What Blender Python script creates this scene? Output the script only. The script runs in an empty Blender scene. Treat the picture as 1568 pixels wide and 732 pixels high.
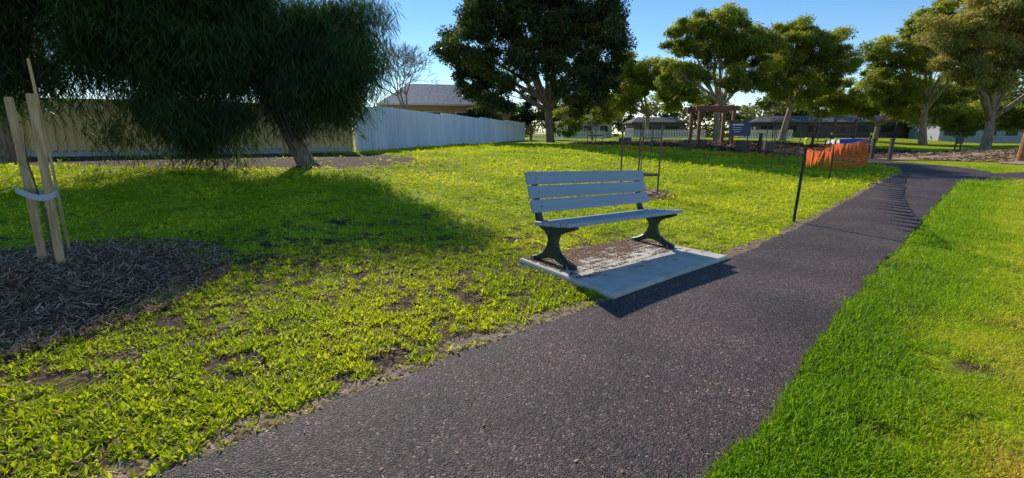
import bpy, bmesh, math, random
import numpy as np
from mathutils import Vector, Matrix
random.seed(5)
R=np.random.default_rng(11)
scene=bpy.context.scene
def S(t):
    t=np.clip(t,0,1); return t*t*(3-2*t)
# ---------------------------------------------------------------- terrain
_lat=np.random.default_rng(3).random((64,64))
def vn(x,y,sc=1.0,off=0):
    x=np.asarray(x,float)/sc+off; y=np.asarray(y,float)/sc+off*1.7
    xi=np.floor(x).astype(int); yi=np.floor(y).astype(int); fx=S(x-xi); fy=S(y-yi)
    a=_lat[xi%64,yi%64]; b=_lat[(xi+1)%64,yi%64]; c=_lat[xi%64,(yi+1)%64]; d=_lat[(xi+1)%64,(yi+1)%64]
    return (a*(1-fx)+b*fx)*(1-fy)+(c*(1-fx)+d*fx)*fy
def ht(x,y):
    x=np.asarray(x,float); y=np.asarray(y,float)
    Q=y-.9*x; s=.734*x+.679*y; p=.679*x-.734*y
    r=.6*S((Q-6)/16)
    dip=-.14*S((s-2.5)/4)*(1-S((s-9)/16))*np.exp(-(p/8)**2)
    return r+dip+(vn(x,y,3.1)-.5)*.03*S((np.abs(p-.0)-3)/4)
def H(x,y): return float(ht(x,y))
# ---------------------------------------------------------------- materials
def newmat(name):
    m=bpy.data.materials.new(name); m.use_nodes=True
    return m,m.node_tree.nodes,m.node_tree.links,m.node_tree.nodes['Principled BSDF']
def mat(name,c1,c2=None,scale=8,rough=.7,bump=0,metal=0,detail=6,bscale=None,spec=.5,stretch=None,c3=None,lo=.35,hi=.65):
    m,n,l,b=newmat(name)
    c2=c2 or tuple(x*.75 for x in c1)
    tc=n.new('ShaderNodeTexCoord'); mp=n.new('ShaderNodeMapping'); l.new(tc.outputs['Object'],mp.inputs[0])
    if stretch: mp.inputs['Scale'].default_value=stretch
    no=n.new('ShaderNodeTexNoise'); no.inputs['Scale'].default_value=scale; no.inputs['Detail'].default_value=detail
    l.new(mp.outputs[0],no.inputs[0])
    cr=n.new('ShaderNodeValToRGB'); l.new(no.outputs[0],cr.inputs[0])
    cr.color_ramp.elements[0].position=lo; cr.color_ramp.elements[1].position=hi
    cr.color_ramp.elements[0].color=(*c1,1); cr.color_ramp.elements[1].color=(*c2,1)
    if c3:
        e=cr.color_ramp.elements.new((lo+hi)/2); e.color=(*c3,1)
    l.new(cr.outputs[0],b.inputs['Base Color'])
    b.inputs['Roughness'].default_value=rough; b.inputs['Metallic'].default_value=metal
    b.inputs['Specular IOR Level'].default_value=spec
    if bump:
        n2=n.new('ShaderNodeTexNoise'); n2.inputs['Scale'].default_value=bscale or scale*4; n2.inputs['Detail'].default_value=5
        l.new(mp.outputs[0],n2.inputs[0])
        bp=n.new('ShaderNodeBump'); bp.inputs['Strength'].default_value=bump; bp.inputs['Distance'].default_value=.02
        l.new(n2.outputs[0],bp.inputs['Height']); l.new(bp.outputs[0],b.inputs['Normal'])
    return m
def leafmat(name,stops,trans=.45,rough=.5,spec=.3,tint=(1.3,1.25,.6)):
    m,n,l,b=newmat(name)
    at=n.new('ShaderNodeAttribute'); at.attribute_name='v'
    cr=n.new('ShaderNodeValToRGB'); l.new(at.outputs['Fac'],cr.inputs[0])
    els=cr.color_ramp.elements
    els[0].position=stops[0][0]; els[0].color=(*stops[0][1],1)
    els[1].position=stops[-1][0]; els[1].color=(*stops[-1][1],1)
    for p,c in stops[1:-1]:
        e=els.new(p); e.color=(*c,1)
    l.new(cr.outputs[0],b.inputs['Base Color']); b.inputs['Roughness'].default_value=rough
    b.inputs['Specular IOR Level'].default_value=spec
    if trans>0:
        tr=n.new('ShaderNodeBsdfTranslucent')
        hs=n.new('ShaderNodeMixRGB'); hs.blend_type='MULTIPLY'; hs.inputs[0].default_value=1; hs.inputs[2].default_value=(*tint,1)
        l.new(cr.outputs[0],hs.inputs[1]); l.new(hs.outputs[0],tr.inputs[0])
        mx=n.new('ShaderNodeMixShader'); mx.inputs[0].default_value=trans
        l.new(b.outputs[0],mx.inputs[1]); l.new(tr.outputs[0],mx.inputs[2])
        l.new(mx.outputs[0],n['Material Output'].inputs[0])
    return m
# ---------------------------------------------------------------- mesh helpers
def npmesh(name,V,F,mats,v=None,midx=None,smooth=False,parent=None):
    me=bpy.data.meshes.new(name); V=np.asarray(V,np.float32); F=np.asarray(F,np.int32); k=F.shape[1]
    me.vertices.add(len(V)); me.vertices.foreach_set('co',V.ravel())
    me.loops.add(F.size); me.loops.foreach_set('vertex_index',F.ravel())
    me.polygons.add(len(F)); me.polygons.foreach_set('loop_start',np.arange(len(F),dtype=np.int32)*k)
    for m in mats: me.materials.append(m)
    if midx is not None: me.polygons.foreach_set('material_index',np.asarray(midx,np.int32))
    if v is not None:
        a=me.attributes.new('v','FLOAT','FACE'); a.data.foreach_set('value',np.asarray(v,np.float32))
    me.update(calc_edges=True)
    me.polygons.foreach_set('use_smooth',np.full(len(F),smooth))
    o=bpy.data.objects.new(name,me); scene.collection.objects.link(o)
    if parent: o.parent=parent
    return o
def empty(name,loc=(0,0,0),rot=(0,0,0)):
    e=bpy.data.objects.new(name,None); e.location=loc; e.rotation_euler=rot; e.empty_display_size=.2
    scene.collection.objects.link(e); return e
class MB:
    def __init__(s): s.V=[];s.F=[];s.M=[]
    def box(s,c,d,rz=0,mi=0,rx=0,ry=0):
        M=Matrix.Rotation(rz,3,'Z')@Matrix.Rotation(ry,3,'Y')@Matrix.Rotation(rx,3,'X'); b=len(s.V); c=Vector(c)
        for sx,sy,sz in [(-1,-1,-1),(1,-1,-1),(1,1,-1),(-1,1,-1),(-1,-1,1),(1,-1,1),(1,1,1),(-1,1,1)]:
            s.V.append(tuple(c+M@Vector((sx*d[0]/2,sy*d[1]/2,sz*d[2]/2))))
        for f in [(0,3,2,1),(4,5,6,7),(0,1,5,4),(1,2,6,5),(2,3,7,6),(3,0,4,7)]:
            s.F.append(tuple(b+i for i in f)); s.M.append(mi)
    def tube(s,pts,rad,n=8,mi=0,cap=True):
        pts=[Vector(p) for p in pts]; b=len(s.V)
        for i,p in enumerate(pts):
            t=(pts[min(i+1,len(pts)-1)]-pts[max(i-1,0)]).normalized()
            a=t.cross(Vector((1,0.13,0)));
            if a.length<.1: a=t.cross(Vector((0,1,0)))
            a.normalize(); c=t.cross(a)
            r=rad[i] if hasattr(rad,'__len__') else rad
            for k in range(n):
                an=2*math.pi*k/n; s.V.append(tuple(p+a*math.cos(an)*r+c*math.sin(an)*r))
        for i in range(len(pts)-1):
            for k in range(n):
                s.F.append((b+i*n+k,b+i*n+(k+1)%n,b+(i+1)*n+(k+1)%n,b+(i+1)*n+k)); s.M.append(mi)
        if cap:
            s.F.append(tuple(b+k for k in range(n))[::-1]); s.M.append(mi)
            e=b+(len(pts)-1)*n; s.F.append(tuple(e+k for k in range(n))); s.M.append(mi)
    def poly(s,pts,mi=0):
        b=len(s.V); s.V+= [tuple(p) for p in pts]; s.F.append(tuple(range(b,b+len(pts)))); s.M.append(mi)
    def obj(s,name,mats,parent=None,smooth=False,bevel=0,loc=None,rot=None):
        me=bpy.data.meshes.new(name); me.from_pydata(s.V,[],s.F)
        for m in mats: me.materials.append(m)
        me.polygons.foreach_set('material_index',s.M); me.polygons.foreach_set('use_smooth',[smooth]*len(s.F))
        me.update(); o=bpy.data.objects.new(name,me); scene.collection.objects.link(o)
        if parent: o.parent=parent
        if loc: o.location=loc
        if rot: o.rotation_euler=rot
        if bevel:
            bm=o.modifiers.new('b','BEVEL'); bm.width=bevel; bm.segments=2; bm.limit_method='ANGLE'
        return o
def inpoly(x,y,P):
    P=np.asarray(P); c=np.zeros(len(x),bool); n=len(P)
    for i in range(n):
        x1,y1=P[i]; x2,y2=P[(i+1)%n]
        if y1==y2: continue
        cond=((y1>y)!=(y2>y))&(x<(x2-x1)*(y-y1)/(y2-y1)+x1); c^=cond
    return c
def spline(P,n):
    P=[np.array(p,float) for p in P]; P=[2*P[0]-P[1]]+P+[2*P[-1]-P[-2]]; out=[]
    for i in range(1,len(P)-2):
        for t in np.linspace(0,1,n,endpoint=False):
            a,b,c,d=P[i-1],P[i],P[i+1],P[i+2]
            out.append(.5*((2*b)+(-a+c)*t+(2*a-5*b+4*c-d)*t*t+(-a+3*b-3*c+d)*t**3))
    out.append(P[-2]); return np.array(out)
def strip(name,L,Rr,mat_,dz,nx=8,jit=0):
    m=len(L); t=np.linspace(0,1,nx+1)
    G=L[:,None,:]*(1-t)[None,:,None]+Rr[:,None,:]*t[None,:,None]
    X=G[...,0].ravel();Y=G[...,1].ravel(); V=np.stack([X,Y,ht(X,Y)+dz],1)
    i,j=np.meshgrid(np.arange(m-1),np.arange(nx),indexing='ij'); a=(i*(nx+1)+j).ravel()
    F=np.stack([a,a+1,a+nx+2,a+nx+1],1)
    e1=V[F[0,1]]-V[F[0,0]]; e2=V[F[0,3]]-V[F[0,0]]
    if np.cross(e1,e2)[2]<0: F=F[:,::-1]
    return npmesh(name,V,F,[mat_],smooth=True)
def patch(name,cx,cy,rx,ry,mat_,dz=.006,mound=0,rot=0,n=72,rings=14,rag=.12,seed=0):
    V=[];F=[]
    th=np.linspace(0,2*math.pi,n,endpoint=False)
    rg=1+rag*(vn(np.cos(th)*3+9+seed,np.sin(th)*3+9,1)-.5)*2+rag*.5*(vn(np.cos(th)*9+9+seed,np.sin(th)*9+9,1)-.5)*2
    for k in range(rings+1):
        f=k/rings
        x0=np.cos(th)*rx*rg*f; y0=np.sin(th)*ry*rg*f
        x=cx+x0*math.cos(rot)-y0*math.sin(rot); y=cy+x0*math.sin(rot)+y0*math.cos(rot)
        z=ht(x,y)+dz+mound*(1-f*f)**1.5*(1+.5*(vn(x,y,.35)-.5))
        V.append(np.stack([x,y,z],1))
    V=np.concatenate(V)
    for k in range(rings):
        for i in range(n): F.append((k*n+i,(k+1)*n+i,(k+1)*n+(i+1)%n,k*n+(i+1)%n))
    return npmesh(name,V,F,[mat_],smooth=True), V
# ================================================================ camera / world / sun
cam=bpy.data.cameras.new('camera'); co=bpy.data.objects.new('camera',cam); scene.collection.objects.link(co)
co.location=(0,0,1.35); co.rotation_euler=(math.radians(90-13.03),0,0); cam.lens=16.07; cam.sensor_width=36; cam.clip_end=3000; cam.clip_start=.05
scene.camera=co
EL=math.radians(29.5); AZ=math.radians(-23)
w=bpy.data.worlds.new('World'); scene.world=w; w.use_nodes=True
nt=w.node_tree; sk=nt.nodes.new('ShaderNodeTexSky'); sk.sky_type='NISHITA'; sk.sun_disc=False
sk.sun_elevation=EL; sk.sun_rotation=AZ%(2*math.pi); sk.air_density=.9; sk.dust_density=.0; sk.ozone_density=2.5
hsv=nt.nodes.new('ShaderNodeHueSaturation'); hsv.inputs['Saturation'].default_value=1.2
nt.links.new(sk.outputs[0],hsv.inputs['Color']); nt.links.new(hsv.outputs[0],nt.nodes['Background'].inputs[0]); nt.nodes['Background'].inputs[1].default_value=.15
sl=bpy.data.lights.new('sun','SUN'); sl.energy=5; sl.angle=math.radians(.5); sl.color=(1,.94,.84)
so=bpy.data.objects.new('sun',sl); scene.collection.objects.link(so)
sd=Vector((math.sin(AZ)*math.cos(EL),math.cos(AZ)*math.cos(EL),math.sin(EL)))
so.rotation_euler=(-sd).to_track_quat('-Z','Y').to_euler(); so.location=(0,0,30)
scene.view_settings.view_transform='Standard'; scene.view_settings.look='None'; scene.view_settings.exposure=0
# ================================================================ ground
def axis(mx,n,near):
    t=np.linspace(-1,1,n); a=np.arcsinh(mx/near); return near*np.sinh(t*a)
gx=axis(700,321,9); gy=axis(700,321,9)+6
X,Y=np.meshgrid(gx,gy,indexing='ij'); Z=ht(X,Y)
V=np.stack([X.ravel(),Y.ravel(),Z.ravel()],1); n=321
i,j=np.meshgrid(np.arange(n-1),np.arange(n-1),indexing='ij'); a=(i*n+j).ravel()
F=np.stack([a,a+n,a+n+1,a+1],1)
gm,gn,gl,gb=newmat('lawn_ground')
tc=gn.new('ShaderNodeTexCoord')
def NZ(scale,det=5,src=None):
    q=gn.new('ShaderNodeTexNoise'); q.inputs['Scale'].default_value=scale; q.inputs['Detail'].default_value=det; gl.new(tc.outputs['Object'],q.inputs[0]); return q
def RP(inp,stops):
    c=gn.new('ShaderNodeValToRGB'); gl.new(inp,c.inputs[0]); e=c.color_ramp.elements
    e[0].position,e[0].color=stops[0][0],(*stops[0][1],1); e[1].position,e[1].color=stops[-1][0],(*stops[-1][1],1)
    for p_,c_ in stops[1:-1]:
        q=e.new(p_); q.color=(*c_,1)
    return c
soil=RP(NZ(25).outputs[0],[(.3,(.035,.02,.012)),(.55,(.11,.07,.042)),(.75,(.24,.165,.10))])
green=RP(NZ(2.2,8).outputs[0],[(.3,(.26,.33,.008)),(.5,(.46,.54,.012)),(.7,(.62,.61,.02))])
fine=RP(NZ(38,4).outputs[0],[(.35,(.32,.36,.28)),(.65,(1.1,1.1,1.1))])
mul=gn.new('ShaderNodeMixRGB'); mul.blend_type='MULTIPLY'; mul.inputs[0].default_value=1
gl.new(green.outputs[0],mul.inputs[1]); gl.new(fine.outputs[0],mul.inputs[2])
at=gn.new('ShaderNodeAttribute'); at.attribute_name='dirt'
pat=NZ(2.6,8); ad=gn.new('ShaderNodeMath'); ad.operation='ADD'; gl.new(pat.outputs[0],ad.inputs[0]); gl.new(at.outputs['Fac'],ad.inputs[1])
rr=RP(ad.outputs[0],[(.62,(0,0,0)),(.78,(1,1,1))])
mx=gn.new('ShaderNodeMixRGB'); gl.new(rr.outputs[0],mx.inputs[0]); gl.new(mul.outputs[0],mx.inputs[1]); gl.new(soil.outputs[0],mx.inputs[2])
gl.new(mx.outputs[0],gb.inputs['Base Color']); gb.inputs['Roughness'].default_value=.95; gb.inputs['Specular IOR Level'].default_value=.1
bp=gn.new('ShaderNodeBump'); bp.inputs['Strength'].default_value=.7; bp.inputs['Distance'].default_value=.04; gl.new(NZ(22,6).outputs[0],bp.inputs['Height']); gl.new(bp.outputs[0],gb.inputs['Normal'])
g=npmesh('ground',V,F,[gm],smooth=True)
p=.679*V[:,0]-.734*V[:,1]; dist=np.hypot(V[:,0],V[:,1])
dirt=np.where(p<-.2,.36*(1-S((dist-3)/7)),.08*(1-S((dist-4)/8)))
dirt=np.maximum(dirt,.6*np.exp(-(((V[:,0]+11)/8.5)**2+((V[:,1]-14.5)/3.6)**2)**2))
at_=g.data.attributes.new('dirt','FLOAT','POINT'); at_.data.foreach_set('value',dirt.astype(np.float32))
# ---------------------------------------------------------------- path
Lp=spline([(-6.5,-3.5),(-5.1,-2.1),(-3.1,0),(-1.5,1.5),(-.46,2.48),(.60,3.4),(2.4,5.08),(4.7,7.3),(7.3,9.9),(11.0,13.6),(14,16.5),(16,19.5),(16.3,23),(14.5,27.5),(10,33)],24)
Rp=spline([(-4.2,-3.4),(-3,-2.2),(-.93,-.15),(.82,1.55),(1.38,2.11),(1.97,2.74),(3.80,4.62),(6.15,6.85),(8.9,9.5),(12.6,12.9),(16.4,15.7),(18.2,19.0),(18.4,23.6),(16.8,28.6),(12,35)],24)
def rag(P,a,seed):
    s=np.concatenate([[0],np.cumsum(np.hypot(*np.diff(P,axis=0).T))])
    return P+((vn(s,s*0+seed,.25)-.5)[:,None]*a+(vn(s,s*0+seed,.06)-.5)[:,None]*a*.5)*np.array([[.68,-.73]])
Lr=rag(Lp,.06,2); Rr_=rag(Rp,.05,7)
pm,n_,l_,b_=newmat('asphalt')
tc=n_.new('ShaderNodeTexCoord')
def nz_(s,d=6):
    q=n_.new('ShaderNodeTexNoise'); q.inputs['Scale'].default_value=s; q.inputs['Detail'].default_value=d; l_.new(tc.outputs['Object'],q.inputs[0]); return q
wob=nz_(30,3); wm=n_.new('ShaderNodeVectorMath'); wm.operation='SCALE'; wm.inputs['Scale'].default_value=.03; l_.new(wob.outputs['Color'],wm.inputs[0])
wa=n_.new('ShaderNodeVectorMath'); wa.operation='ADD'; l_.new(tc.outputs['Object'],wa.inputs[0]); l_.new(wm.outputs[0],wa.inputs[1])
def vor(s):
    q=n_.new('ShaderNodeTexVoronoi'); q.inputs['Scale'].default_value=s; l_.new(wa.outputs[0],q.inputs[0]); return q
v1=vor(95); v2=vor(190)
cr=n_.new('ShaderNodeValToRGB'); l_.new(v1.outputs['Color'],cr.inputs[0]); e=cr.color_ramp.elements
e[0].position=.1; e[0].color=(.020,.014,.013,1); e[1].position=.97; e[1].color=(.40,.30,.27,1); q=e.new(.5); q.color=(.080,.056,.051,1); q=e.new(.8); q.color=(.135,.096,.088,1)
cr2=n_.new('ShaderNodeValToRGB'); l_.new(nz_(1.1,9).outputs[0],cr2.inputs[0]); e=cr2.color_ramp.elements
e[0].position=.3; e[0].color=(.66,.61,.62,1); e[1].position=.7; e[1].color=(1.45,1.33,1.27,1)
mm=n_.new('ShaderNodeMixRGB'); mm.blend_type='MULTIPLY'; mm.inputs[0].default_value=1; l_.new(cr.outputs[0],mm.inputs[1]); l_.new(cr2.outputs[0],mm.inputs[2])
l_.new(mm.outputs[0],b_.inputs['Base Color']); b_.inputs['Roughness'].default_value=.7; b_.inputs['Specular IOR Level'].default_value=.35
sm=n_.new('ShaderNodeMath'); sm.operation='ADD'; l_.new(v1.outputs['Distance'],sm.inputs[0])
sm2=n_.new('ShaderNodeMath'); sm2.operation='MULTIPLY'; sm2.inputs[1].default_value=.5; l_.new(v2.outputs['Distance'],sm2.inputs[0]); l_.new(sm2.outputs[0],sm.inputs[1])
bp=n_.new('ShaderNodeBump'); bp.inputs['Strength'].default_value=.9; bp.inputs['Distance'].default_value=.008; bp.invert=True; l_.new(sm.outputs[0],bp.inputs['Height'])
l_.new(bp.outputs[0],b_.inputs['Normal'])
strip('asphalt_path',Lr,Rr_,pm,.014,10)
verge=mat('verge_soil',(.14,.09,.055),(.46,.34,.23),scale=18,rough=.95,bump=1,bscale=60,spec=.1)
nrm=np.array([[.68,-.73]])
Lv=rag(Lp-nrm*.13,.18,21)
strip('path_verge',Lv,rag(Lp+nrm*.1,.02,5),verge,.007,3)
SL=spline([(13.9,15.3),(18,16.2),(26,16.9),(45,17.5)],16); SR=spline([(13.9,13.7),(18,14.4),(26,15.1),(45,15.7)],16)
strip('side_path',rag(SL,.08,4),rag(SR,.08,14),pm,.010,6)
pathpoly=np.concatenate([Lr,Rr_[::-1]]); sidepoly=np.concatenate([SL,SR[::-1]])
vergepoly=np.concatenate([Lv,Lr[::-1]])
# ---------------------------------------------------------------- concrete pad
FL,FR,BR,BL=(.84,3.58),(2.55,5.2),(1.72,6.2),(.08,4.74)
dvec=Vector((.75,.66,0)).normalized()
z0=H(.4,4.5)+.055
def pz(x,y): return z0-.045*((x-.4)*dvec.x+(y-4.5)*dvec.y)
conc=mat('pad_concrete',(.68,.62,.53),(.53,.475,.40),scale=5,rough=.85,bump=.3,bscale=90,detail=9)
mb=MB()
c4=[FL,FR,BR,BL]
mb.V=[(x,y,pz(x,y)-.22) for x,y in c4]+[(x,y,pz(x,y)) for x,y in c4]
mb.F=[(0,3,2,1),(4,5,6,7),(0,1,5,4),(1,2,6,5),(2,3,7,6),(3,0,4,7)]; mb.M=[0]*6
mb.obj('concrete_pad',[conc],bevel=.02)
padpoly=np.array([FL,FR,BR,BL])
# ---------------------------------------------------------------- mulch
mulchd=mat('mulch_dark',(.11,.055,.03),(.36,.20,.115),scale=30,rough=.95,bump=1,bscale=50,spec=.1)
mulchp=mat('mulch_playground',(.07,.038,.025),(.19,.11,.07),scale=20,rough=.95,bump=1,bscale=40,spec=.1)
mulcht=mat('mulch_tan',(.28,.18,.12),(.62,.44,.30),scale=9,rough=.95,bump=1,bscale=25,spec=.1,detail=10)
patch('tree_mulch_mound',-4.35,3.7,1.3,1.45,mulchd,dz=.01,mound=.13,rag=.22)
patch('playground_mulch',17,33,13,8,mulchp,dz=.02,mound=.0,n=90,rag=.2,rot=-.2)
patch('garden_mulch_bed',32,25.5,12,6.5,mulcht,dz=.03,mound=.45,n=90,rag=.2,rot=.1,seed=4)
patch('sapling_mulch',3.1,10.9,.75,.75,mulcht,dz=.01,mound=.06,rag=.2,seed=8)
def chipmat(name,k=1.0,red=1.0):
    return leafmat(name,[(0,(.08*k*red,.042*k,.024*k)),(.5,(.34*k*red,.20*k,.11*k)),(1,(.72*k,.50*k,.31*k))],trans=0,rough=.9,spec=.1)
chipm=chipmat('wood_chip'); chipbrown=chipmat('wood_chip_brown',1.15,1.05)
def chips(name,x,y,z,l,wd,tilt=.35,vlo=0,vhi=1,m=None):
    n=len(x); th=R.random(n)*6.283; L=l*(.4+1.1*R.random(n)**1.5); W=wd*(.4+R.random(n)); tz=(R.random(n)-.5)*2*tilt; rz=(R.random(n)-.5)*2*tilt
    dx=np.stack([np.cos(th),np.sin(th),tz],1)*L[:,None]/2; dy=np.stack([-np.sin(th),np.cos(th),rz],1)*W[:,None]/2
    c=np.stack([x,y,z+np.abs(tz)*L/2+np.abs(rz)*W/2],1)
    V=np.stack([c-dx-dy,c+dx-dy*.6,c+dx+dy*.6,c-dx+dy],1).reshape(-1,3); F=np.arange(n*4).reshape(-1,4)
    return npmesh(name,V,F,[m or chipm],v=vlo+(vhi-vlo)*R.random(n))
def disc(n,cx,cy,rx,ry,pw=.5):
    r=R.random(n)**pw; t=R.random(n)*6.283; return cx+rx*r*np.cos(t),cy+ry*r*np.sin(t),r
x,y,r=disc(30000,-4.35,3.7,1.65,1.8,.6); z=ht(x,y)+.012+.13*np.clip(1-r*r*1.4,0,1)**1.5+R.random(len(x))*.02
chips('mound_wood_chips',x,y,z,.065,.009,.5,.0,.9,chipbrown)
x,y,r=disc(16000,32,25.5,11.5,6.2); z=ht(x,y)+.03+.45*np.clip(1-r*r,0,1)**1.5
chips('garden_wood_chips',x,y,z,.26,.09,.3,.25,1)
x,y,r=disc(9000,17,33,13,8); chips('playground_wood_chips',x,y,ht(x,y)+.03,.3,.09,.4,0,.5)
x,y,r=disc(600,3.1,10.9,.8,.8); chips('sapling_wood_chips',x,y,ht(x,y)+.02+.05*(1-r),.09,.03,.4,.2,1)
def padpt(a_,b2):
    P0=np.array(BL);P1=np.array(BR);P2=np.array(FR);P3=np.array(FL)
    return (P0*(1-a_)[:,None]+P1*a_[:,None])*(1-b2)[:,None]+(P3*(1-a_)[:,None]+P2*a_[:,None])*b2[:,None]
n=34000; a_=R.random(n)*.97+.015; b2=R.random(n)*.8+.02
pp=padpt(a_,b2)
keep=(.35*vn(a_,b2*3,.12,3)+.45*vn(a_*1.2,b2*12,.1,9)+.2*vn(a_,b2,.03,5))>(.10+b2*.78)+.12*R.random(n)
pp=pp[keep]; chips('pad_leaf_litter',pp[:,0],pp[:,1],pz(pp[:,0],pp[:,1])+.003,.018,.008,.2,.15,.5)
# ---------------------------------------------------------------- bench
slat=mat('blue_grey_powdercoat',(.38,.42,.51),(.33,.37,.45),scale=3,rough=.42,bump=.05,spec=.5,stretch=(.3,8,8))
legm=mat('dark_green_cast_metal',(.010,.032,.022),(.014,.045,.03),scale=10,rough=.4,bump=.1,spec=.5)
boltm=mat('bolt_steel',(.4,.4,.4),rough=.35,metal=.9)
labelm=mat('label',(.75,.6,.35),(.8,.75,.6),rough=.5)
ox,oy=.4-.1*dvec.x,4.52-.1*dvec.y
bench=empty('park_bench',(ox,oy,pz(ox,oy)),(0,math.radians(2.55),math.atan2(.66,.75)))
prof=[(-.31,0),(-.315,.028),(-.27,.05),(-.18,.075),(-.10,.125),(-.062,.19),(-.058,.25),(-.085,.31),(-.15,.345),(-.24,.375),(-.30,.40),(-.30,.425),(.15,.386),(.195,.46),(.235,.60),(.325,.89),(.36,.89),(.31,.70),(.275,.54),(.245,.43),(.19,.36),(.11,.325),(.065,.28),(.055,.23),(.075,.17),(.12,.11),(.20,.065),(.27,.045),(.295,.025),(.29,0),(.20,0),(.13,.03),(.04,.06),(-.04,.06),(-.13,.03),(-.21,0)]
def leg(name,xc,t=.05):
    me=bpy.data.meshes.new(name); bm=bmesh.new()
    vs=[bm.verts.new((xc-t/2,y,z)) for y,z in prof]; f=bm.faces.new(vs)
    ex=bmesh.ops.extrude_face_region(bm,geom=[f])
    for v_ in ex['geom']:
        if isinstance(v_,bmesh.types.BMVert): v_.co.x+=t
    big=[f for f in bm.faces if len(f.verts)==len(prof)]
    bmesh.ops.inset_region(bm,faces=big,thickness=.011,depth=-.012)
    bmesh.ops.recalc_face_normals(bm,faces=bm.faces); bmesh.ops.triangulate(bm,faces=[f for f in bm.faces if len(f.verts)>4])
    bm.to_mesh(me); bm.free(); me.materials.append(legm); o=bpy.data.objects.new(name,me); scene.collection.objects.link(o); o.parent=bench
    return o
leg('leg_1',.12); leg('leg_2',1.98)
mb=MB(); a0=math.atan2(.92-.50,.352-.20)
for k in range(3):
    f=(k+.5)/3; yy=.185+(.335-.185)*f; zz=.505+(.925-.505)*f
    mb.box((1.05,yy-.004,zz),(2.12,.032,.135),rx=-(math.pi/2-a0))
mb.obj('backrest',[slat],bench,bevel=.007)
mb=MB(); st=math.atan(.087)
def sz(y): return .447-(y+.3)*.087
for k,(yy,wd) in enumerate([(-.255,.12),(-.133,.112),(-.014,.112),(.105,.112)]):
    mb.box((1.05,yy,sz(yy)+(.004 if k==0 else 0)),(2.12,wd,.042),rx=-st)
mb.obj('seat',[slat],bench,bevel=.010)
mb=MB()
for xc in (.12,1.98):
    for yy in (-.255,-.133,-.014,.105): mb.tube([(xc,yy,sz(yy)+.018),(xc,yy,sz(yy)+.028)],.009,8)
    for k in range(3):
        f=(k+.5)/3; yy=.185+.15*f-.022; zz=.505+.42*f; mb.tube([(xc,yy,zz),(xc,yy-.008,zz)],.009,8)
    for yy in (-.25,.24): mb.tube([(xc-.05,yy,0),(xc-.05,yy,.03)],.012,8)
mb.obj('bolts',[boltm],bench)
mb=MB(); mb.box((.093,0,.24),(.003,.045,.07)); mb.box((.0905,0,.252),(.002,.03,.02),mi=1); mb.obj('maker_label',[labelm,legm],bench)
mb=MB(); mb.box((1.05,.02,.385),(1.82,.04,.03)); mb.obj('under_rail',[legm],bench)
# ---------------------------------------------------------------- timber stakes
timber=mat('stake_timber',(.70,.47,.26),(.45,.27,.13),scale=6,rough=.8,bump=.3,stretch=(6,6,.6))
timberg=mat('stake_weathered',(.22,.17,.13),(.12,.09,.07),scale=6,rough=.85,bump=.3,stretch=(6,6,.6))
tiem=mat('hessian_tie',(.62,.62,.68),(.5,.5,.56),scale=30,rough=.9,bump=.5)
twig=mat('twig_bark',(.12,.08,.05),(.2,.14,.09),scale=20,rough=.9)
def stake(par,name,b,t,wd,m):
    b=Vector(b);t=Vector(t); mb=MB(); mb.tube([b,b.lerp(t,.5)+Vector((.006,.004,0)),t-(t-b)*.01,t],[wd*.72,wd*.72,wd*.70,wd*.6],4); return mb.obj(name,[m],par)
gp=empty('staked_sapling')
zz=H(-4.3,4.2)
stake(gp,'stake_1',(-4.27,4.15,zz-.05),(-4.23,4.2,1.69),.058,timber)
stake(gp,'stake_2',(-4.58,4.3,zz-.05),(-4.56,4.32,1.67),.058,timber)
stake(gp,'stake_3',(-4.75,4.75,zz-.05),(-4.70,4.72,2.06),.022,timber)
mb=MB()
pts=[]
for t in np.linspace(0,1,25):
    a=t*2*math.pi; pts.append((-4.42+.23*math.cos(a),4.24+.10*math.sin(a)-.06*math.cos(a),.78+.03*math.sin(a*2)))
for i in range(24):
    a,b=Vector(pts[i]),Vector(pts[i+1]); mb.poly([a,b,b+Vector((0,0,.055)),a+Vector((0,0,.055))])
o=mb.obj('tie_band',[tiem],gp); so_=o.modifiers.new('s','SOLIDIFY'); so_.thickness=.006
mb=MB(); mb.tube([(-4.42,4.25,zz),(-4.41,4.26,.6),(-4.44,4.24,1.1),(-4.43,4.26,1.35)],[.012,.01,.007,.003],6)
for k in range(7):
    h=.5+k*.12; a=k*2.4; mb.tube([(-4.42,4.25,h),(-4.42+.1*math.cos(a),4.25+.1*math.sin(a),h+.12)],[.004,.002],4)
mb.obj('sapling_stem',[twig],gp)
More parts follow.
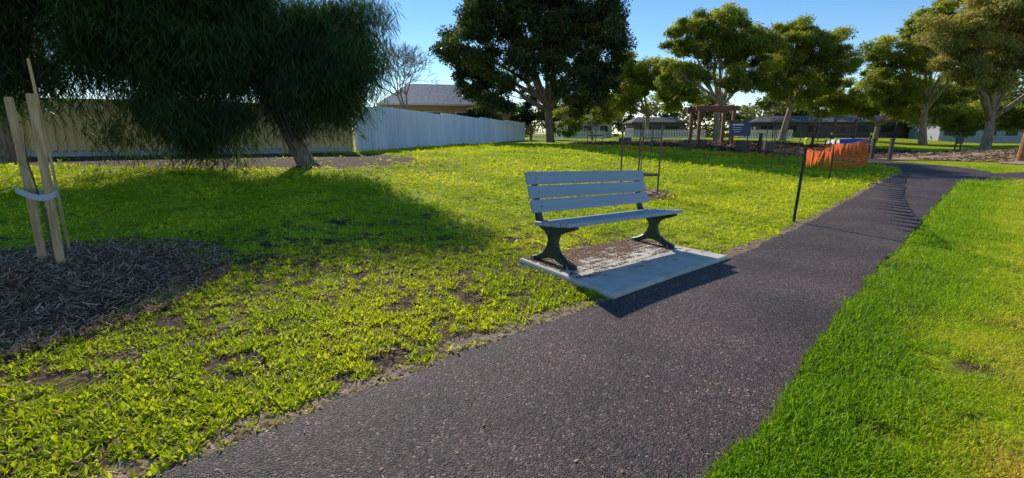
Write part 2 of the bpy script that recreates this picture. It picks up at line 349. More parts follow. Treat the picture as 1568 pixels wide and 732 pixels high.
def sapling(cx,cy,offs,top,tiez,r=.03,m=timberg):
    g_=empty('staked_sapling'); z=H(cx,cy)
    for k,(dx,dy) in enumerate(offs): stake(g_,'stake_%d'%(k+1),(cx+dx,cy+dy,z-.05),(cx+dx*1.02,cy+dy,z+top*(1-.04*k)),r,m)
    mb=MB(); P=[Vector((cx+dx,cy+dy,z+tiez)) for dx,dy in offs]+[Vector((cx+offs[0][0],cy+offs[0][1],z+tiez))]
    for i in range(len(P)-1):
        a,b=P[i],P[i+1]; mid=(a+b)/2-Vector((0,0,.03)); mb.poly([a,mid,mid+Vector((0,0,.06)),a+Vector((0,0,.06))]); mb.poly([mid,b,b+Vector((0,0,.06)),mid+Vector((0,0,.06))])
    mb.obj('tie_band',[timberg],g_)
    mb=MB(); mb.tube([(cx,cy,z),(cx+.03,cy,z+top*.6),(cx,cy+.03,z+top*1.15)],[.018,.013,.004],6)
    rr_=random.Random(int(cx*10))
    for k in range(14):
        h=top*(.35+k*.055); a=k*2.4; L=.16+.12*rr_.random(); mb.tube([(cx+.015,cy,z+h),(cx+L*math.cos(a),cy+L*math.sin(a),z+h+.18)],[.006,.002],4)
    mb.obj('sapling_stem',[twig],g_)
sapling(3.0,10.8,[(-.42,.1),(.33,-.35),(.1,.5)],1.62,.45)
sapling(10.5,17.9,[(-.45,0),(.4,-.2),(.1,.45)],1.45,.6)
sapling(7.2,24,[(-.45,0),(.4,-.2),(.1,.45)],1.5,.6)
sapling(4.8,27,[(-.45,0),(.4,-.2),(.1,.45)],1.5,.6)
sapling(13.5,24,[(-.45,0),(.4,-.2),(.1,.45)],1.5,.6)
# ---------------------------------------------------------------- picket post, bunting, mesh
postm=mat('steel_picket',(.03,.03,.028),(.06,.05,.04),rough=.6)
yel=mat('yellow_cap',(.95,.78,.03),(.85,.68,.03),rough=.5)
orange=leafmat('orange_plastic',[(0,(1,.17,.03)),(1,(1,.32,.08))],trans=.5,rough=.5,tint=(1,1,1))
def picket(x,y,h):
    e_=empty('star_picket_post',(x,y,H(x,y)),(.015,0.02,random.random()))
    mb=MB()
    for k in range(3):
        a=k*2.094; mb.box((.013*math.cos(a),.013*math.sin(a),h/2-.1),(.028,.007,h+.2),rz=a)
    mb.obj('post',[postm],e_); mb=MB(); mb.tube([(0,0,h-.08),(0,0,h+.01),(0,0,h+.03)],[.042,.042,.025],10); mb.obj('safety_cap',[yel],e_)
    return Vector((x,y,H(x,y)+h))
t1=picket(4.8,7.65,1.38); t2=picket(9.6,13.9,1.25); t3=picket(15.0,19.6,1.35); t4=picket(12.2,18.2,1.15)
picket(15.3,22.5,1.3)
mb=MB(); mbf=MB()
def bunt(a,b,sag,dz=-.12,fs=1):
    n=40; P=[]
    for i in range(n+1):
        t=i/n; p=a.lerp(b,t); p.z+=dz-sag*4*t*(1-t); P.append(p)
    mb.tube(P,.006,4)
    L=(b-a).length; k=int(L/.42)
    for i in range(k):
        t=(i+.5)/k; p=a.lerp(b,t); p.z+=dz-sag*4*t*(1-t); dr=(b-a).normalized(); sw=Vector((random.uniform(-.06,.06),random.uniform(-.06,.06),-.32*fs))
        side=dr.cross(Vector((0,0,1)))*random.uniform(-.08,.08)
        mbf.poly([p-dr*.13*fs+side,p+dr*.13*fs,p+sw])
bunt(t1,t2,.14); bunt(t2,t3,.12,fs=1.2); bunt(t3,t4,.3,fs=1.2); bunt(t4,t3,.1,-.5,1.2); bunt(t2,t4,.2,-.3,1.2)
e_=empty('safety_bunting'); mb.obj('cord',[mat('cord',(.5,.4,.3))],e_); mbf.obj('flags',[orange],e_)
def netting(name,pts,h,z0_=0.05):
    V=[];F=[];P=spline([(p[0],p[1]) for p in pts],22); m=len(P)
    rows=8; G=np.zeros((m,rows,3))
    for i in range(m):
        sag=.5+.5*abs(math.cos(i/22*math.pi)); hh=h*(.5+.5*sag)+.06*math.sin(i*1.7)
        for k in range(rows):
            f=k/(rows-1); off=.10*math.sin(i*.9+k*.7)
            G[i,k]=(P[i,0]+off,P[i,1]+off*.5,H(P[i,0],P[i,1])+z0_+hh*f)
    def q(a,b,c,d):
        n0=len(V); V.extend([a,b,c,d]); F.append((n0,n0+1,n0+2,n0+3))
    w_=.026
    for i in range(m-1):
        for k in range(rows):
            a,b=G[i,k],G[i+1,k]; u=np.array([0,0,w_*(1.8 if k in(0,rows-1) else 1)]); q(a,b,b+u,a+u)
        for k in range(rows-1):
            a=G[i,k]; b=G[i,k+1]; d=(G[i+1,k]-G[i,k]); d=d/np.linalg.norm(d)*w_; q(a,a+d,b+d,b)
    return npmesh(name,V,F,[orange],v=R.random(len(F)))
netting('orange_barrier_mesh',[(11.6,17.5),(12.8,17.9),(13.9,18.4),(15.0,19.6)],.85)
netting('orange_barrier_mesh',[(15.0,19.6),(15.3,21),(15.3,22.5)],.75)
rg=random.Random(2)
mbf=MB()
for k in range(60):
    t=k/60; x=3+t*11; y=24.2-1.8*math.sin(t*3)+rg.uniform(-.2,.2); z=H(x,y)+.05; a=rg.random()*6
    mbf.poly([(x,y,z),(x+.22*math.cos(a),y+.1,z+.02),(x+.1,y+.05,z+rg.uniform(.05,.25))])
mbf.obj('fallen_bunting',[orange])
# ---------------------------------------------------------------- fences
beige=mat('beige_steel_fence',(.90,.66,.35),(.82,.59,.31),scale=2,rough=.6,stretch=(1,1,.3),spec=.2)
silver=mat('zinc_corrugated',(.70,.74,.88),(.55,.60,.76),scale=1.5,rough=.4,metal=.1,stretch=(1,1,.2))
plinth=mat('fence_plinth',(.55,.6,.68),(.45,.5,.55),rough=.8)
def ribbed(name,A,B,h,mat_,per,amp,square=False,panel=2.4,base=.0,plin=False,topvar=0):
    A=np.array(A,float);B=np.array(B,float); L=np.linalg.norm(B-A); d=(B-A)/L; nn=np.array([d[1],-d[0]])
    e_=empty(name)
    if square: ph=[(0,0),(.25,0),(.33,1),(.67,1),(.75,0)]
    else: ph=[(k/8,.5-.5*math.cos(2*math.pi*k/8)) for k in range(8)]
    V=[];F=[]; s=0
    while s<L:
        for f,o_ in ph:
            q=A+d*(s+f*per)+nn*amp*o_; pan=int((s+f*per)/panel); hv=topvar*((pan*7919)%5-2)/2
            z=H(q[0],q[1]); V.append((q[0],q[1],z+base)); V.append((q[0],q[1],z+h+hv))
        s+=per
    m=len(V)//2
    for i in range(m-1): F.append((2*i,2*i+2,2*i+3,2*i+1))
    npmesh('sheets',V,F,[mat_],parent=e_,smooth=not square)
    mb=MB(); npan=int(L/panel)
    for i in range(npan+1):
        q=A+d*(i*panel); z=H(*q); mb.box((q[0],q[1],z+h/2+.01),(.05,.07,h+.02),rz=math.atan2(d[1],d[0]))
        if i<npan:
            q2=A+d*((i+1)*panel); c=(q+q2)/2; z2=H(*q2)
            if square:
                mb.box((c[0],c[1],(z+z2)/2+h+.0),(panel-.06,.055,.05),rz=math.atan2(d[1],d[0]),ry=-math.atan2(z2-z,panel))
            if plin: mb.box((c[0]+nn[0]*.03,c[1]+nn[1]*.03,(z+z2)/2+.08),(panel-.06,.06,.24),rz=math.atan2(d[1],d[0]),mi=1)
    if square: mb.obj('posts_and_rails',[mat_,plinth],e_)
ribbed('beige_panel_fence',(-6.35,18.6),(-30,8.5),1.8,beige,.24,.05,True,2.4,.12,True)
ribbed('corrugated_fence',(-6.3,18.75),(1.2,50),1.85,silver,.26,.20,False,1.5,.02,False,.04)
ribbed('corrugated_fence',(1.2,50),(-8,54),1.7,silver,.17,.05,False,1.5,.02,False,.04)
white=mat('white_paint',(.75,.75,.76),(.68,.68,.7),rough=.6)
def pickets(A,B,h):
    A=Vector((*A,0));B=Vector((*B,0)); L=(B-A).length; d=(B-A)/L; rz=math.atan2(d.y,d.x); mb=MB()
    n=int(L/.2)
    for i in range(n):
        q=A+d*i*.2; z=H(q.x,q.y); mb.box((q.x,q.y,z+h/2),(.09,.03,h),rz=rz)
    for zz_ in (.3,h-.25):
        c=(A+B)/2; mb.box((c.x,c.y+.04,H(c.x,c.y)+zz_),(L,.03,.08),rz=rz)
    mb.obj('white_picket_fence',[white])
pickets((14,58),(24,58),1.2); pickets((30,60),(36,60),1.2); pickets((3,62),(12,60),1.1)
# ---------------------------------------------------------------- playground furniture
redwood=mat('brown_timber_frame',(.24,.085,.045),(.14,.05,.028),scale=5,rough=.7,bump=.2,stretch=(5,5,.6))
e_=empty('timber_entry_frame'); z=H(16.5,36)
mb=MB()
for x in (13.9,16.4):
    for y in (35,36.6): mb.box((x,y,z+1.2),(.22,.22,2.5))
mb.obj('posts',[redwood],e_); mb=MB()
for y in (34.9,36.7): mb.box((15.15,y,z+2.55),(3.2,.12,.34))
for k in range(3): mb.box((14.1+k*1.05,35.8,z+2.77),(.1,2.2,.09))
mb.obj('beams',[redwood],e_)
e_=empty('playground_climbing_frame',(24,35,H(24,35)),(0,0,.3)); mb=MB()
for x in (-1,1):
    for y in (-.8,.8): mb.box((x,y,1.05),(.14,.14,2.1))
mb.box((0,0,1.0),(1.84,1.7,.1)); mb.box((0,-.8,1.6),(1.84,.06,.1)); mb.box((0,.8,1.6),(1.84,.06,.1))
for k in range(4): mb.box((-1.35,0,.25+k*.25),(.5-.1*k,.7,.06))
for k in range(7): mb.box((-.75+k*.25,-.8,1.3),(.04,.04,.5))
mb.obj('timber_deck',[redwood],e_)
logm=mat('log_bark',(.12,.06,.038),(.24,.14,.085),scale=8,rough=.9,bump=.8)
for (x,y,h,r) in [(9.7,25.5,.55,.35),(13.1,26.5,.6,.4),(16,29,.5,.35),(11.4,28,.5,.3),(20,28,.45,.4),(7,29,.5,.4)]:
    mb=MB(); z=H(x,y); mb.tube([(x,y,z-.1),(x,y,z+.08),(x+.02,y,z+h-.03),(x+.02,y,z+h)],[r*1.15,r,r*.95,r*.88],14); mb.obj('log_stump',[logm],smooth=False)
signb=mat('sign_blue',(.02,.03,.12),(.03,.04,.15),rough=.4)
def sign(name,x,y,w_,h_,zb,m,lines=True,rz=0):
    e_=empty(name,(x,y,H(x,y)),(0,0,rz)); mb=MB()
    for sx in (-1,1): mb.box((sx*w_*.42,.06,(zb+h_)/2),(.07,.07,zb+h_))
    mb.obj('posts',[postm],e_); mb=MB(); mb.box((0,0,zb+h_/2),(w_,.04,h_))
    mb.obj('board',[m],e_,bevel=.005)
    if lines:
        mb=MB(); rr_=random.Random(3)
        mb.box((-w_*.1,-.024,zb+h_*.8),(w_*.5,.006,h_*.10))
        for k in range(3): mb.box((-w_*.12+rr_.uniform(-.05,.05),-.024,zb+h_*(.6-.15*k)),(w_*rr_.uniform(.25,.5),.006,h_*.035))
        mb.obj('lettering',[white],e_)
sign('park_sign',15.7,32.4,1.5,.95,.65,signb); sign('information_sign',34.5,36,.75,.55,.55,postm,False,.3)
for x,y in [(18.9,24.4),(19.7,24.2),(13.6,25.6)]:
    mb=MB(); z=H(x,y); mb.box((x,y,z+.5),(.14,.14,1.05)); mb.box((x,y,z+1.055),(.17,.17,.06)); mb.obj('bollard',[postm],bevel=.01)
bluem=mat('blue_tarp',(.02,.07,.35),(.03,.10,.45),scale=4,rough=.5,bump=.5,bscale=6)
e_=empty('covered_picnic_table',(21.6,30,H(21.6,30)),(0,0,.1)); mb=MB()
mb.V=[(-1.1,-.6,.55),(1.1,-.6,.55),(1.1,.6,.55),(-1.1,.6,.55),(-.95,-.35,.85),(.95,-.35,.9),(.95,.35,.9),(-.95,.35,.85)]; mb.F=[(4,5,6,7),(0,1,5,4),(1,2,6,5),(2,3,7,6),(3,0,4,7)]; mb.M=[0]*5
mb.obj('tarp',[bluem],e_); mb=MB()
for sx in (-.8,.8):
    for sy in (-.4,.4): mb.box((sx,sy,.3),(.08,.08,.6))
mb.box((0,-.75,.42),(1.9,.28,.05)); mb.box((0,.75,.42),(1.9,.28,.05))
for sx in (-.8,.8): mb.box((sx,0,.34),(.07,1.6,.07))
mb.obj('frame',[redwood],e_)
mb=MB(); z=H(34,52); mb.tube([(34,52,z),(34,52,z+3.2),(34,52,z+3.3)],[.07,.05,.05],8); mb.tube([(34,52,z+3.3),(34,52,z+3.36),(34,52,z+3.5),(34,52,z+3.55)],[.1,.24,.24,.08],12,mi=1); mb.obj('street_lamp',[postm,white])
mb=MB(); z=H(24.3,21.6); mb.tube([(23.7,21.6,z-.1),(23.75,21.6,z+1.2),(23.9,21.7,z+2.6)],[.16,.14,.11],10); mb.obj('timber_post',[mat('rust_timber',(.45,.17,.07),(.28,.11,.05),scale=6,rough=.8,bump=.4)])
# ---------------------------------------------------------------- buildings
tile=mat('roof_tile',(.80,.64,.57),(.58,.46,.41),scale=3,rough=.8,bump=.5,bscale=14)
brick=mat('brown_brick',(.58,.31,.17),(.42,.22,.12),scale=14,rough=.9,bump=.3)
glass=mat('window_glass',(.02,.025,.03),rough=.35,spec=.3)
darkw=mat('shaded_cladding',(.16,.13,.11),(.11,.09,.08),scale=3,rough=.8)
pale=mat('pale_cladding',(.42,.43,.44),(.33,.34,.36),scale=3,rough=.7)
rooff=mat('metal_roof',(.19,.18,.18),(.13,.125,.125),scale=2,rough=.8,spec=.1)
def house(name,x,y,w_,d_,h,rh,wall,roof,rz=0,hip=.35,win=4,eave=.5,zoff=0,trim=None):
    e_=empty(name,(x,y,H(x,y)+zoff),(0,0,rz)); mb=MB(); mb.box((0,0,h/2-.3),(w_,d_,h+.59)); mb.obj('walls',[wall],e_)
    W=w_/2+eave;D=d_/2+eave; r=W*(1-hip) if hip<1 else 0; mb=MB()
    mb.V=[(-W,-D,h),(W,-D,h),(W,D,h),(-W,D,h),(-r,0,h+rh),(r,0,h+rh)]; mb.F=[(0,1,5,4),(1,2,5),(2,3,4,5),(3,0,4),(3,2,1,0)]; mb.M=[0]*5
    mb.obj('roof',[roof],e_); mb=MB()
    for sy in (-1,1): mb.box((0,sy*(D+.05),h-.02),(2*W,.1,.16))
    for sx in (-1,1): mb.box((sx*(W+.05),0,h-.02),(.1,2*D+.2,.16))
    mb.obj('gutter',[trim or white],e_)
    mb=MB()
    for k in range(win):
        cx=-w_/2+w_*(k+.5)/win; mb.box((cx,-d_/2-.05,h*.56),(w_/win*.5,.06,h*.4)); mb.box((cx,-d_/2-.03,h*.56),(w_/win*.5+.16,.05,h*.4+.16),mi=1)
    mb.obj('windows',[glass,trim or white],e_)
house('brick_house',-7.2,51,12.5,8,3.1,2.3,brick,tile,rz=.22,hip=.45,win=4,zoff=.4)
house('weatherboard_house',12,80,8,7,2.6,1.5,pale,rooff,rz=.1,win=3)
house('school_building',60,84,34,9,2.6,1.2,darkw,rooff,rz=-.15,hip=.15,win=9,trim=darkw)
house('hall_building',72,72,15,8,3.0,.8,pale,rooff,rz=-.25,hip=.1,win=6,trim=darkw)
house('garage',26,86,9,6,2.6,1.0,darkw,rooff,win=2,trim=darkw)
# ---------------------------------------------------------------- trees
bark_g=mat('gum_bark',(.42,.30,.21),(.18,.125,.085),scale=4,rough=.9,bump=.6,stretch=(2,2,.5))
bark_k=mat('dark_gum_bark',(.22,.15,.10),(.08,.055,.04),scale=4,rough=.9,bump=.8,stretch=(2,2,.5))
bark_d=mat('rough_bark',(.34,.29,.25),(.12,.10,.08),scale=7,rough=.95,bump=1,stretch=(3,3,.5),bscale=20)
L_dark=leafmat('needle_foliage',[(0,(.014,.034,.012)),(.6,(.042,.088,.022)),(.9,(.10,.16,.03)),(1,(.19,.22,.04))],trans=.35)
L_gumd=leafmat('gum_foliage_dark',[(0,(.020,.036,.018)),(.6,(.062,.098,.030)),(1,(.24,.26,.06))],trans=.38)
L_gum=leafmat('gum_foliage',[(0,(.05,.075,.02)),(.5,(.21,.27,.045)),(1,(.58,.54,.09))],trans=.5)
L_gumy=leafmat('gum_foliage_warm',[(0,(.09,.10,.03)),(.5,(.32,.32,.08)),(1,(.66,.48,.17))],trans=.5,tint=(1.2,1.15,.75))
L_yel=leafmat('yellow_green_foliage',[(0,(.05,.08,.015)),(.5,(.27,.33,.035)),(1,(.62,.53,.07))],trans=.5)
def foliage(name,lobes,n,ll,lw,mat_,parent,droop=.5,clump=.55,ncl=60,seed=1,shell=.55):
    Rg=np.random.default_rng(seed); vol=np.array([(l[3]*l[4]*l[5])**.75 for l in lobes]); pr=vol/vol.sum()
    C=[];Cv=[]
    for l,pk in zip(lobes,pr):
        k=max(4,int(ncl*pk)); u=Rg.normal(size=(k,3)); u/=np.linalg.norm(u,axis=1)[:,None]; r=(shell+(1-shell)*Rg.random(k))*(.85+.35*Rg.random(k))
        q=np.array(l[:3])+u*r[:,None]*np.array(l[3:6]); C.append(q); Cv.append(.25+.25*u[:,2]+.5*Rg.random(k))  # upper clumps get lighter leaf colour, painting in sunlit crown tops
    C=np.concatenate(C);Cv=np.concatenate(Cv); ci=Rg.integers(0,len(C),n)
    cs=clump*(.5+.9*Rg.random(len(C)))
    off=Rg.normal(size=(n,3)); off/=np.linalg.norm(off,axis=1)[:,None]; off*=(Rg.random(n)**.5)[:,None]
    P=C[ci]+off*cs[ci][:,None]*np.array([1.25,1.25,.75])
    if droop>1: P[:,2]-=Rg.random(n)**2*cs[ci]*1.3
    d=Rg.normal(size=(n,3)); d/=np.linalg.norm(d,axis=1)[:,None]; d[:,2]-=droop; d/=np.linalg.norm(d,axis=1)[:,None]
    s=np.cross(d,Rg.normal(size=(n,3))); s/=np.linalg.norm(s,axis=1)[:,None]
    L=ll*(.6+.8*Rg.random(n))[:,None]; W=lw*(.6+.8*Rg.random(n))[:,None]
    V=np.stack([P,P+d*L*.5+s*W*.5,P+d*L,P+d*L*.5-s*W*.5],1).reshape(-1,3)
    v=np.clip(Cv[ci]*.75+.25*Rg.random(n)+.12*off[:,2],0,1)  # leaf tone also rises within each clump, same painted top light
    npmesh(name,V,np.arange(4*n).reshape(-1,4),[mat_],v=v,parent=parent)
    return C
def tree(name,base,fork,r0,lobes,n,ll,lw,lm,bm_,droop=.5,clump=.55,ncl=60,seed=1,twigs=40,shell=.55):
    e_=empty(name); C=foliage('foliage',lobes,n,ll,lw,lm,e_,droop,clump,ncl,seed,shell); rg=random.Random(seed); mb=MB()
    b=Vector(base); f=Vector(fork); b.z=H(b.x,b.y)-.1
    mid=b.lerp(f,.5)+Vector((rg.uniform(-.1,.1),0,0))*r0*4
    mb.tube([b,b+(f-b)*.06,b.lerp(mid,.5),mid,f],[r0*1.5,r0*1.1,r0,r0*.9,r0*.75],12)
    for l in lobes:
        c=Vector(l[:3]); L=(c-f).length; st=f.lerp(b,rg.uniform(0,.25))
        p1=st.lerp(c,.35)+Vector((rg.uniform(-.1,.1)*L,rg.uniform(-.1,.1)*L,.06*L)); p2=st.lerp(c,.7)+Vector((rg.uniform(-.08,.08)*L,rg.uniform(-.08,.08)*L,.08*L))
        mb.tube([st,p1,p2,c+Vector((0,0,l[5]*.3))],[r0*.6,r0*.42,r0*.26,r0*.08],8)
        near=sorted([Vector(q) for q in C],key=lambda q:(q-c).length)[:max(3,twigs//len(lobes))]
        for q in near:
            s0=rg.choice([p1,p2,c]); m=s0.lerp(q,.5)+Vector((0,0,.1*(q-s0).length)); mb.tube([s0,m,q],[r0*.14,r0*.09,r0*.03],5,cap=False)
    mb.obj('trunk_and_limbs',[bm_],e_,smooth=True); return e_
T1=[(-4.45,12.6,3.2,1.0,1.0,1.3),(-4.2,13.0,4.3,.8,.7,.7),(-5.6,12.8,4.2,1.3,1.0,1.0),(-5.7,12.6,3.4,1.3,1.1,1.0),(-5.4,12.2,2.6,.8,.8,.7),(-7.6,12,4.9,1.9,1.8,1.2),(-7.6,11,2.3,1.5,1.1,1.25),(-8.4,11,3.9,1.6,1.4,1.3),(-7.0,11.2,3.3,1.2,1.1,1.0),(-8.6,10.6,5.2,1.8,1.5,1.1)]
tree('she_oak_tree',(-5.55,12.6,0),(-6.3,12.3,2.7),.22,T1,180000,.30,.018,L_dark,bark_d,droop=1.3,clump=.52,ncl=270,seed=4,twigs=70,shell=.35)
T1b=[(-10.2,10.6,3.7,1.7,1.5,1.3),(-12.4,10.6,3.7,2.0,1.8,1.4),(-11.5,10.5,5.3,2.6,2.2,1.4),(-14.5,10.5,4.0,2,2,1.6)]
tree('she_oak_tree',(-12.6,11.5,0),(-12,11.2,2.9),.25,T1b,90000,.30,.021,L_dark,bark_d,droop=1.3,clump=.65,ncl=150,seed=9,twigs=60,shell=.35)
mb=MB(); rg=random.Random(8)
for k in range(260):
    a=Vector((-5.85+rg.gauss(0,.22),12.0+rg.gauss(0,.2),2.45+rg.gauss(0,.3))); b=a+Vector((rg.gauss(.25,.25),rg.gauss(0,.2),-rg.uniform(.4,1.2))); mb.tube([a,a.lerp(b,.5)+Vector((rg.gauss(0,.05),0,.05)),b],[.010,.008,.004],3,cap=False)
mb.obj('dead_twigs',[bark_d])
C0=[(-3.6,40,8.4,2.3,2.5,2.8),(-3.4,40,6.2,2.0,2,1.8),(-1.2,40,11.2,2.8,3,2.2),(2.3,40,13,3.2,3,2.4),(5.9,40,11.8,2.8,3,2.4),(7.0,40,8.3,2.4,2.6,3.0),(7.0,40,5.8,1.8,2,1.7),(3.4,40.5,9.0,2.4,2.4,1.9),(-1.0,39.5,5.0,1.5,1.5,2.1),(5.2,39.6,4.7,1.7,1.8,1.9),(1.0,39.4,7.2,1.6,1.4,1.7),(.4,39.6,9.6,1.8,1.5,1.8),(3.6,38.8,6.8,1.5,1.2,1.4),(3.6,38.6,9.4,1.6,1.2,1.4)]
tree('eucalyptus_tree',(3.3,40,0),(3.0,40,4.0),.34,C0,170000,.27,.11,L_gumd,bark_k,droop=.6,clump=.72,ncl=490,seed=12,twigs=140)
C2=[(17,48,10.4,2.3,2.5,1.7),(20.2,48,11.6,3.0,2.6,1.5),(23.6,48,9.9,2.6,2.5,1.9),(20.6,48.5,9.4,2.4,2,1.4),(22.6,48,6.7,1.9,1.8,1.4),(16.2,47.5,6.8,1.9,1.8,1.5),(25,48,7.2,1.5,1.5,1.4),(19.0,48.8,7.2,1.5,1.5,1.0)]
tree('eucalyptus_tree',(21,48,0),(20.8,48,4.6),.32,C2,85000,.27,.10,L_gum,bark_g,clump=.62,ncl=250,seed=14,twigs=110)
C3=[(28.8,50,11,2.8,2.6,1.7),(31.5,50,10.1,2.5,2.3,1.8),(33.3,50,7.8,2.0,2,2.0),(28.0,50,8.2,2.4,2,1.6),(30.5,49.5,6.2,2.8,2,1.5),(27.2,49.5,6,1.8,1.6,1.4)]
tree('eucalyptus_tree',(28.8,50,0),(29.4,50,4.5),.32,C3,80000,.27,.10,L_gum,bark_g,clump=.62,ncl=230,seed=16,twigs=110)
C4=[(39.4,50,9.2,3.0,2.6,2.2),(42.4,50,11.8,3.0,2.6,2.0),(45.5,50,13.4,2.8,2.4,1.8),(38.6,49,6.0,3.3,2.4,1.9),(43.5,50,8.8,2.6,2.2,1.6),(47.5,50,10.5,2.4,2.2,1.8),(42,52,5.5,2.6,2,1.6)]
tree('eucalyptus_tree',(44,50,0),(43.4,50,4.4),.36,C4,90000,.27,.11,L_gum,bark_g,clump=.68,ncl=250,seed=18,twigs=110)
C5=[(34.5,38,8.8,2.4,2,1.6),(37.5,38,10.4,2.8,2.3,1.8),(41,38,9.8,3.0,2.4,2.0),(38.6,38,7.4,2.8,2,1.3),(35.2,38,6.5,1.9,1.5,1.1),(42.5,37,6.8,2.6,2,1.6),(37.2,37.6,5.3,1.5,1.3,.8)]
tree('eucalyptus_tree',(38.6,38,0),(38.4,38,3.0),.34,C5,95000,.25,.09,L_gumy,bark_g,clump=.58,ncl=280,seed=20,twigs=150)
C6=[(17.3,60,8.4,3.2,2.5,2.0),(13.8,60,6.0,2.8,2.5,2.4),(21,60,6.2,2.8,2.5,2.4),(14.2,61,9.6,1.9,1.8,1.5),(11.5,60,4.5,1.8,1.8,1.6)]
tree('yellow_box_tree',(17,60,0),(17.2,60,4),.3,C6,60000,.32,.13,L_yel,bark_g,clump=.75,ncl=160,seed=22,twigs=50)
C7=[(43,58,6.0,4.0,3,2.4),(48.5,58,5.4,3.4,3,2.4),(38.5,60,5.0,2.8,2.5,2.0),(53,56,5.2,3.2,3,2.2)]
tree('dark_wattle_tree',(45,58,0),(45,58,2.8),.3,C7,60000,.3,.13,L_gum,bark_g,clump=.8,ncl=160,seed=24,twigs=40)
C7b=[(56,52,3.6,3.6,2.5,1.9),(61,52,4.2,3.2,2.5,2.4),(50,52,3.0,2.6,2.2,1.5)]
tree('dark_wattle_tree',(57,52,0),(57,52,1.6),.2,C7b,40000,.3,.13,L_gum,bark_g,clump=.8,ncl=110,seed=25,twigs=30)
C8=[(9.2,50,4.2,1.8,1.6,1.8),(5.6,47,2.6,1.6,1.4,1.3)]
tree('shrub_tree',(8.4,49,0),(8.3,48.8,1.6),.13,C8,16000,.22,.1,L_yel,bark_g,clump=.5,ncl=60,seed=26,twigs=20)
C8b=[(2.2,54,4.6,1.3,1.3,2.6),(4.4,56,3.4,1.5,1.3,1.7),(.2,56,3.2,1.5,1.3,1.5)]
tree('cypress_tree',(2.2,54,0),(2.2,54,2.0),.15,C8b,22000,.25,.1,L_gumd,bark_g,clump=.5,ncl=80,seed=29,twigs=10)
C9=[(-3.2,46,3.4,1.0,1,1.0),(-2.2,45,2.7,.8,.8,.9)]
tree('garden_tree',(-3,46,0),(-3,46,2.0),.1,C9,8000,.2,.1,L_gumd,bark_g,clump=.4,ncl=30,seed=27,twigs=10)
lob=[]; rg=random.Random(4)
for k in range(76):
    x=-70+k*3.4+rg.uniform(-2,2); y=rg.uniform(86,112); r=rg.uniform(4,7)
    if 0.02<x/y<.14: r*=.6
    if x/y<0: r*=.6
    lob.append((x,y,.5+r*.75,r*1.1,r*.8,r*.9))
for k in range(26):
    y=rg.uniform(76,95); x=y*(.80+k*.03); r=rg.uniform(3.5,6); lob.append((x,y,r*.9,r,r,r))
foliage('distant_tree_line',lob,150000,.65,.35,leafmat('distant_foliage',[(0,(.04,.055,.025)),(.6,(.13,.16,.05)),(1,(.32,.31,.09))],trans=.45),None,.4,1.7,1100,31,.4)
mb=MB(); rg=random.Random(6)
def br(p,d,L,r,lv):
    q=p+d*L; m=p+d*L*.5+Vector((rg.gauss(0,.04),rg.gauss(0,.04),0))*L; mb.tube([p,m,q],[r,r*.85,r*.65],6 if lv<2 else 3,cap=False)
    if lv>=7: return
    for k in range(3 if lv<6 else 2):
        nd=(d+Vector((rg.gauss(0,.55),rg.gauss(0,.5),rg.gauss(.06,.28)))).normalized(); br(q,nd,L*rg.uniform(.68,.84),max(r*.62,.014),lv+1)
br(Vector((-9.0,40,.5)),Vector((.05,0,1)),2.3,.17,0)
mb.obj('bare_tree',[bark_d])
# ---------------------------------------------------------------- grass & weeds
weedm=leafmat('weed_leaf',[(0,(.08,.16,.01)),(.45,(.38,.48,.015)),(1,(.76,.75,.05))],trans=.5,rough=.45,spec=.3,tint=(1.25,1.2,.6))
grassm=leafmat('grass_blade',[(0,(.12,.30,.008)),(.4,(.36,.52,.012)),(.64,(.64,.60,.05)),(1,(.85,.55,.24))],trans=.5,rough=.5,spec=.2,tint=(1.2,1.15,.7))
def blocked(x,y,m=.0):
    b=inpoly(x,y,pathpoly)|inpoly(x,y,sidepoly)|inpoly(x,y,padpoly)
    b|=((x+4.35)/1.2)**2+((y-3.7)/1.35)**2<.75+.5*vn(x,y,.3,4)
    b|=((x-17)/12.6)**2+((y-33)/7.8)**2<1
    b|=((x-32)/11.8)**2+((y-25.5)/6.4)**2<1
    return b
def leaves_mesh(name,x,y,L,W,th,el,v,m,bend=.25,z_=0):
    n=len(x); z=ht(x,y)+z_; P=np.stack([x,y,z],1)
    d=np.stack([np.cos(th)*np.cos(el),np.sin(th)*np.cos(el),np.sin(el)],1); s=np.stack([-np.sin(th),np.cos(th),np.zeros(n)],1)
    mid=P+d*(L*.5)[:,None]; mid[:,2]+=L*bend*.3
    tip=P+d*L[:,None]; tip[:,2]-=L*bend*.4; tip[:,2]=np.maximum(tip[:,2],z+.003)
    V=np.stack([P,mid+s*(W/2)[:,None],tip,mid-s*(W/2)[:,None]],1).reshape(-1,3)
    return npmesh(name,V,np.arange(4*n).reshape(-1,4),[m],v=v)
N=125000; r=np.exp(R.uniform(math.log(1.5),math.log(32),N)); az=R.uniform(-1.12,.86,N); x=r*np.sin(az); y=r*np.cos(az)
lp=np.concatenate([Lr,[(-60,60),(-60,-10)]]); left=inpoly(x,y,lp)
nz=.30*vn(x,y,.42,2)+.38*vn(x,y,.12,5)+.10*vn(x,y,1.7,1)+.22*vn(x,y,.05,7)
thr=np.where(r>10,.33,.485)
keep=left&~blocked(x,y)&(nz>thr-.12*R.random(N))&~(inpoly(x,y,vergepoly)&(R.random(N)<.85))
under=((x+11)/8)**2+((y-14.5)/3.4)**2<1; keep&=~(under&(R.random(N)<.93))
x,y,r=x[keep],y[keep],r[keep]; M=len(x)
k=7; ph=R.random(M)*6.283
X=np.repeat(x,k);Y=np.repeat(y,k);RR=np.repeat(r,k); n=len(X)
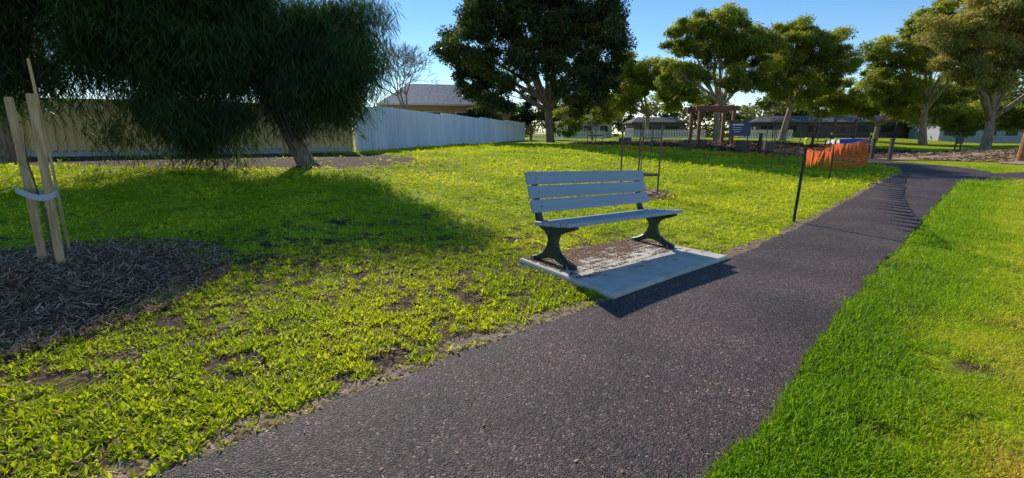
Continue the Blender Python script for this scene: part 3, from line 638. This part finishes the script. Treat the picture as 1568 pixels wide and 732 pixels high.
sc=np.clip(.76+(RR-6)*.07,.68,2.1); big=np.repeat(.35+1.05*R.random(M)**2,k)
th=np.repeat(ph,k)+np.tile(np.arange(k)*2.4,M)+R.normal(size=n)*.3
L=.058*sc*big*(.6+.7*R.random(n)); W=L*(.14+.24*R.random(n)); el=R.uniform(.15,1.35,n)
X=X+np.cos(th)*.008+R.normal(size=n)*.012; Y=Y+np.sin(th)*.008+R.normal(size=n)*.012
v=np.clip(np.repeat(.02+.6*vn(x,y,.9,8)+.25*R.random(M),k)+R.random(n)*.35,0,1)
leaves_mesh('lawn_weeds',X,Y,L,W,th,el,v,weedm)
N=360000; r=np.exp(R.uniform(math.log(1.6),math.log(26),N)); az=R.uniform(.2,1.1,N); x=r*np.sin(az); y=r*np.cos(az)
rp=np.concatenate([Rr_[::-1],[(-4,-12),(70,-12),(70,40),(30,45)]]); right=inpoly(x,y,rp)
nz=.6*vn(x,y,.45,12)+.4*vn(x,y,.13,3)
dry=np.clip((.679*x-.734*y+.6-.22)/.6+ .6*(vn(x,y,.6,9)-.5),0,1)
keep=right&~blocked(x,y)&(nz>.16+.22*R.random(N))
x,y,r,dry=x[keep],y[keep],r[keep],dry[keep]; n=len(x)
sc=np.clip(.8+r*.09,1,2.6); tuft=vn(x,y,.35,6)
L=.045*sc*(.5+.9*R.random(n))*(.6+.9*tuft)*(1.2-.65*dry); W=.0042*sc*(.7+.6*R.random(n))*1.25
v=np.clip(.02+.36*R.random(n)+.58*dry*(.4+vn(x,y,1.1,4))*np.clip(1.2-r*.05,.5,1)+.3*(vn(x,y,.4,7)-.4)*dry,0,1)
leaves_mesh('lawn_grass',x,y,L,W,R.random(n)*6.283,R.uniform(.35,1.45,n),v,grassm,bend=.35)
N=14000; r=np.exp(R.uniform(math.log(1.5),math.log(12),N)); az=R.uniform(-1.12,.6,N); x=r*np.sin(az); y=r*np.cos(az)
k=inpoly(x,y,lp)&~inpoly(x,y,padpoly); chips('lawn_leaf_litter',x[k],y[k],ht(x[k],y[k])+.010,.03,.012,.5,.1,.9)
N=500; r=np.exp(R.uniform(math.log(1.5),math.log(14),N)); az=R.uniform(-.8,1.0,N); x=r*np.sin(az); y=r*np.cos(az)
k=inpoly(x,y,pathpoly); chips('path_debris',x[k],y[k],ht(x[k],y[k])+.018,.02,.008,.3,.3,1)
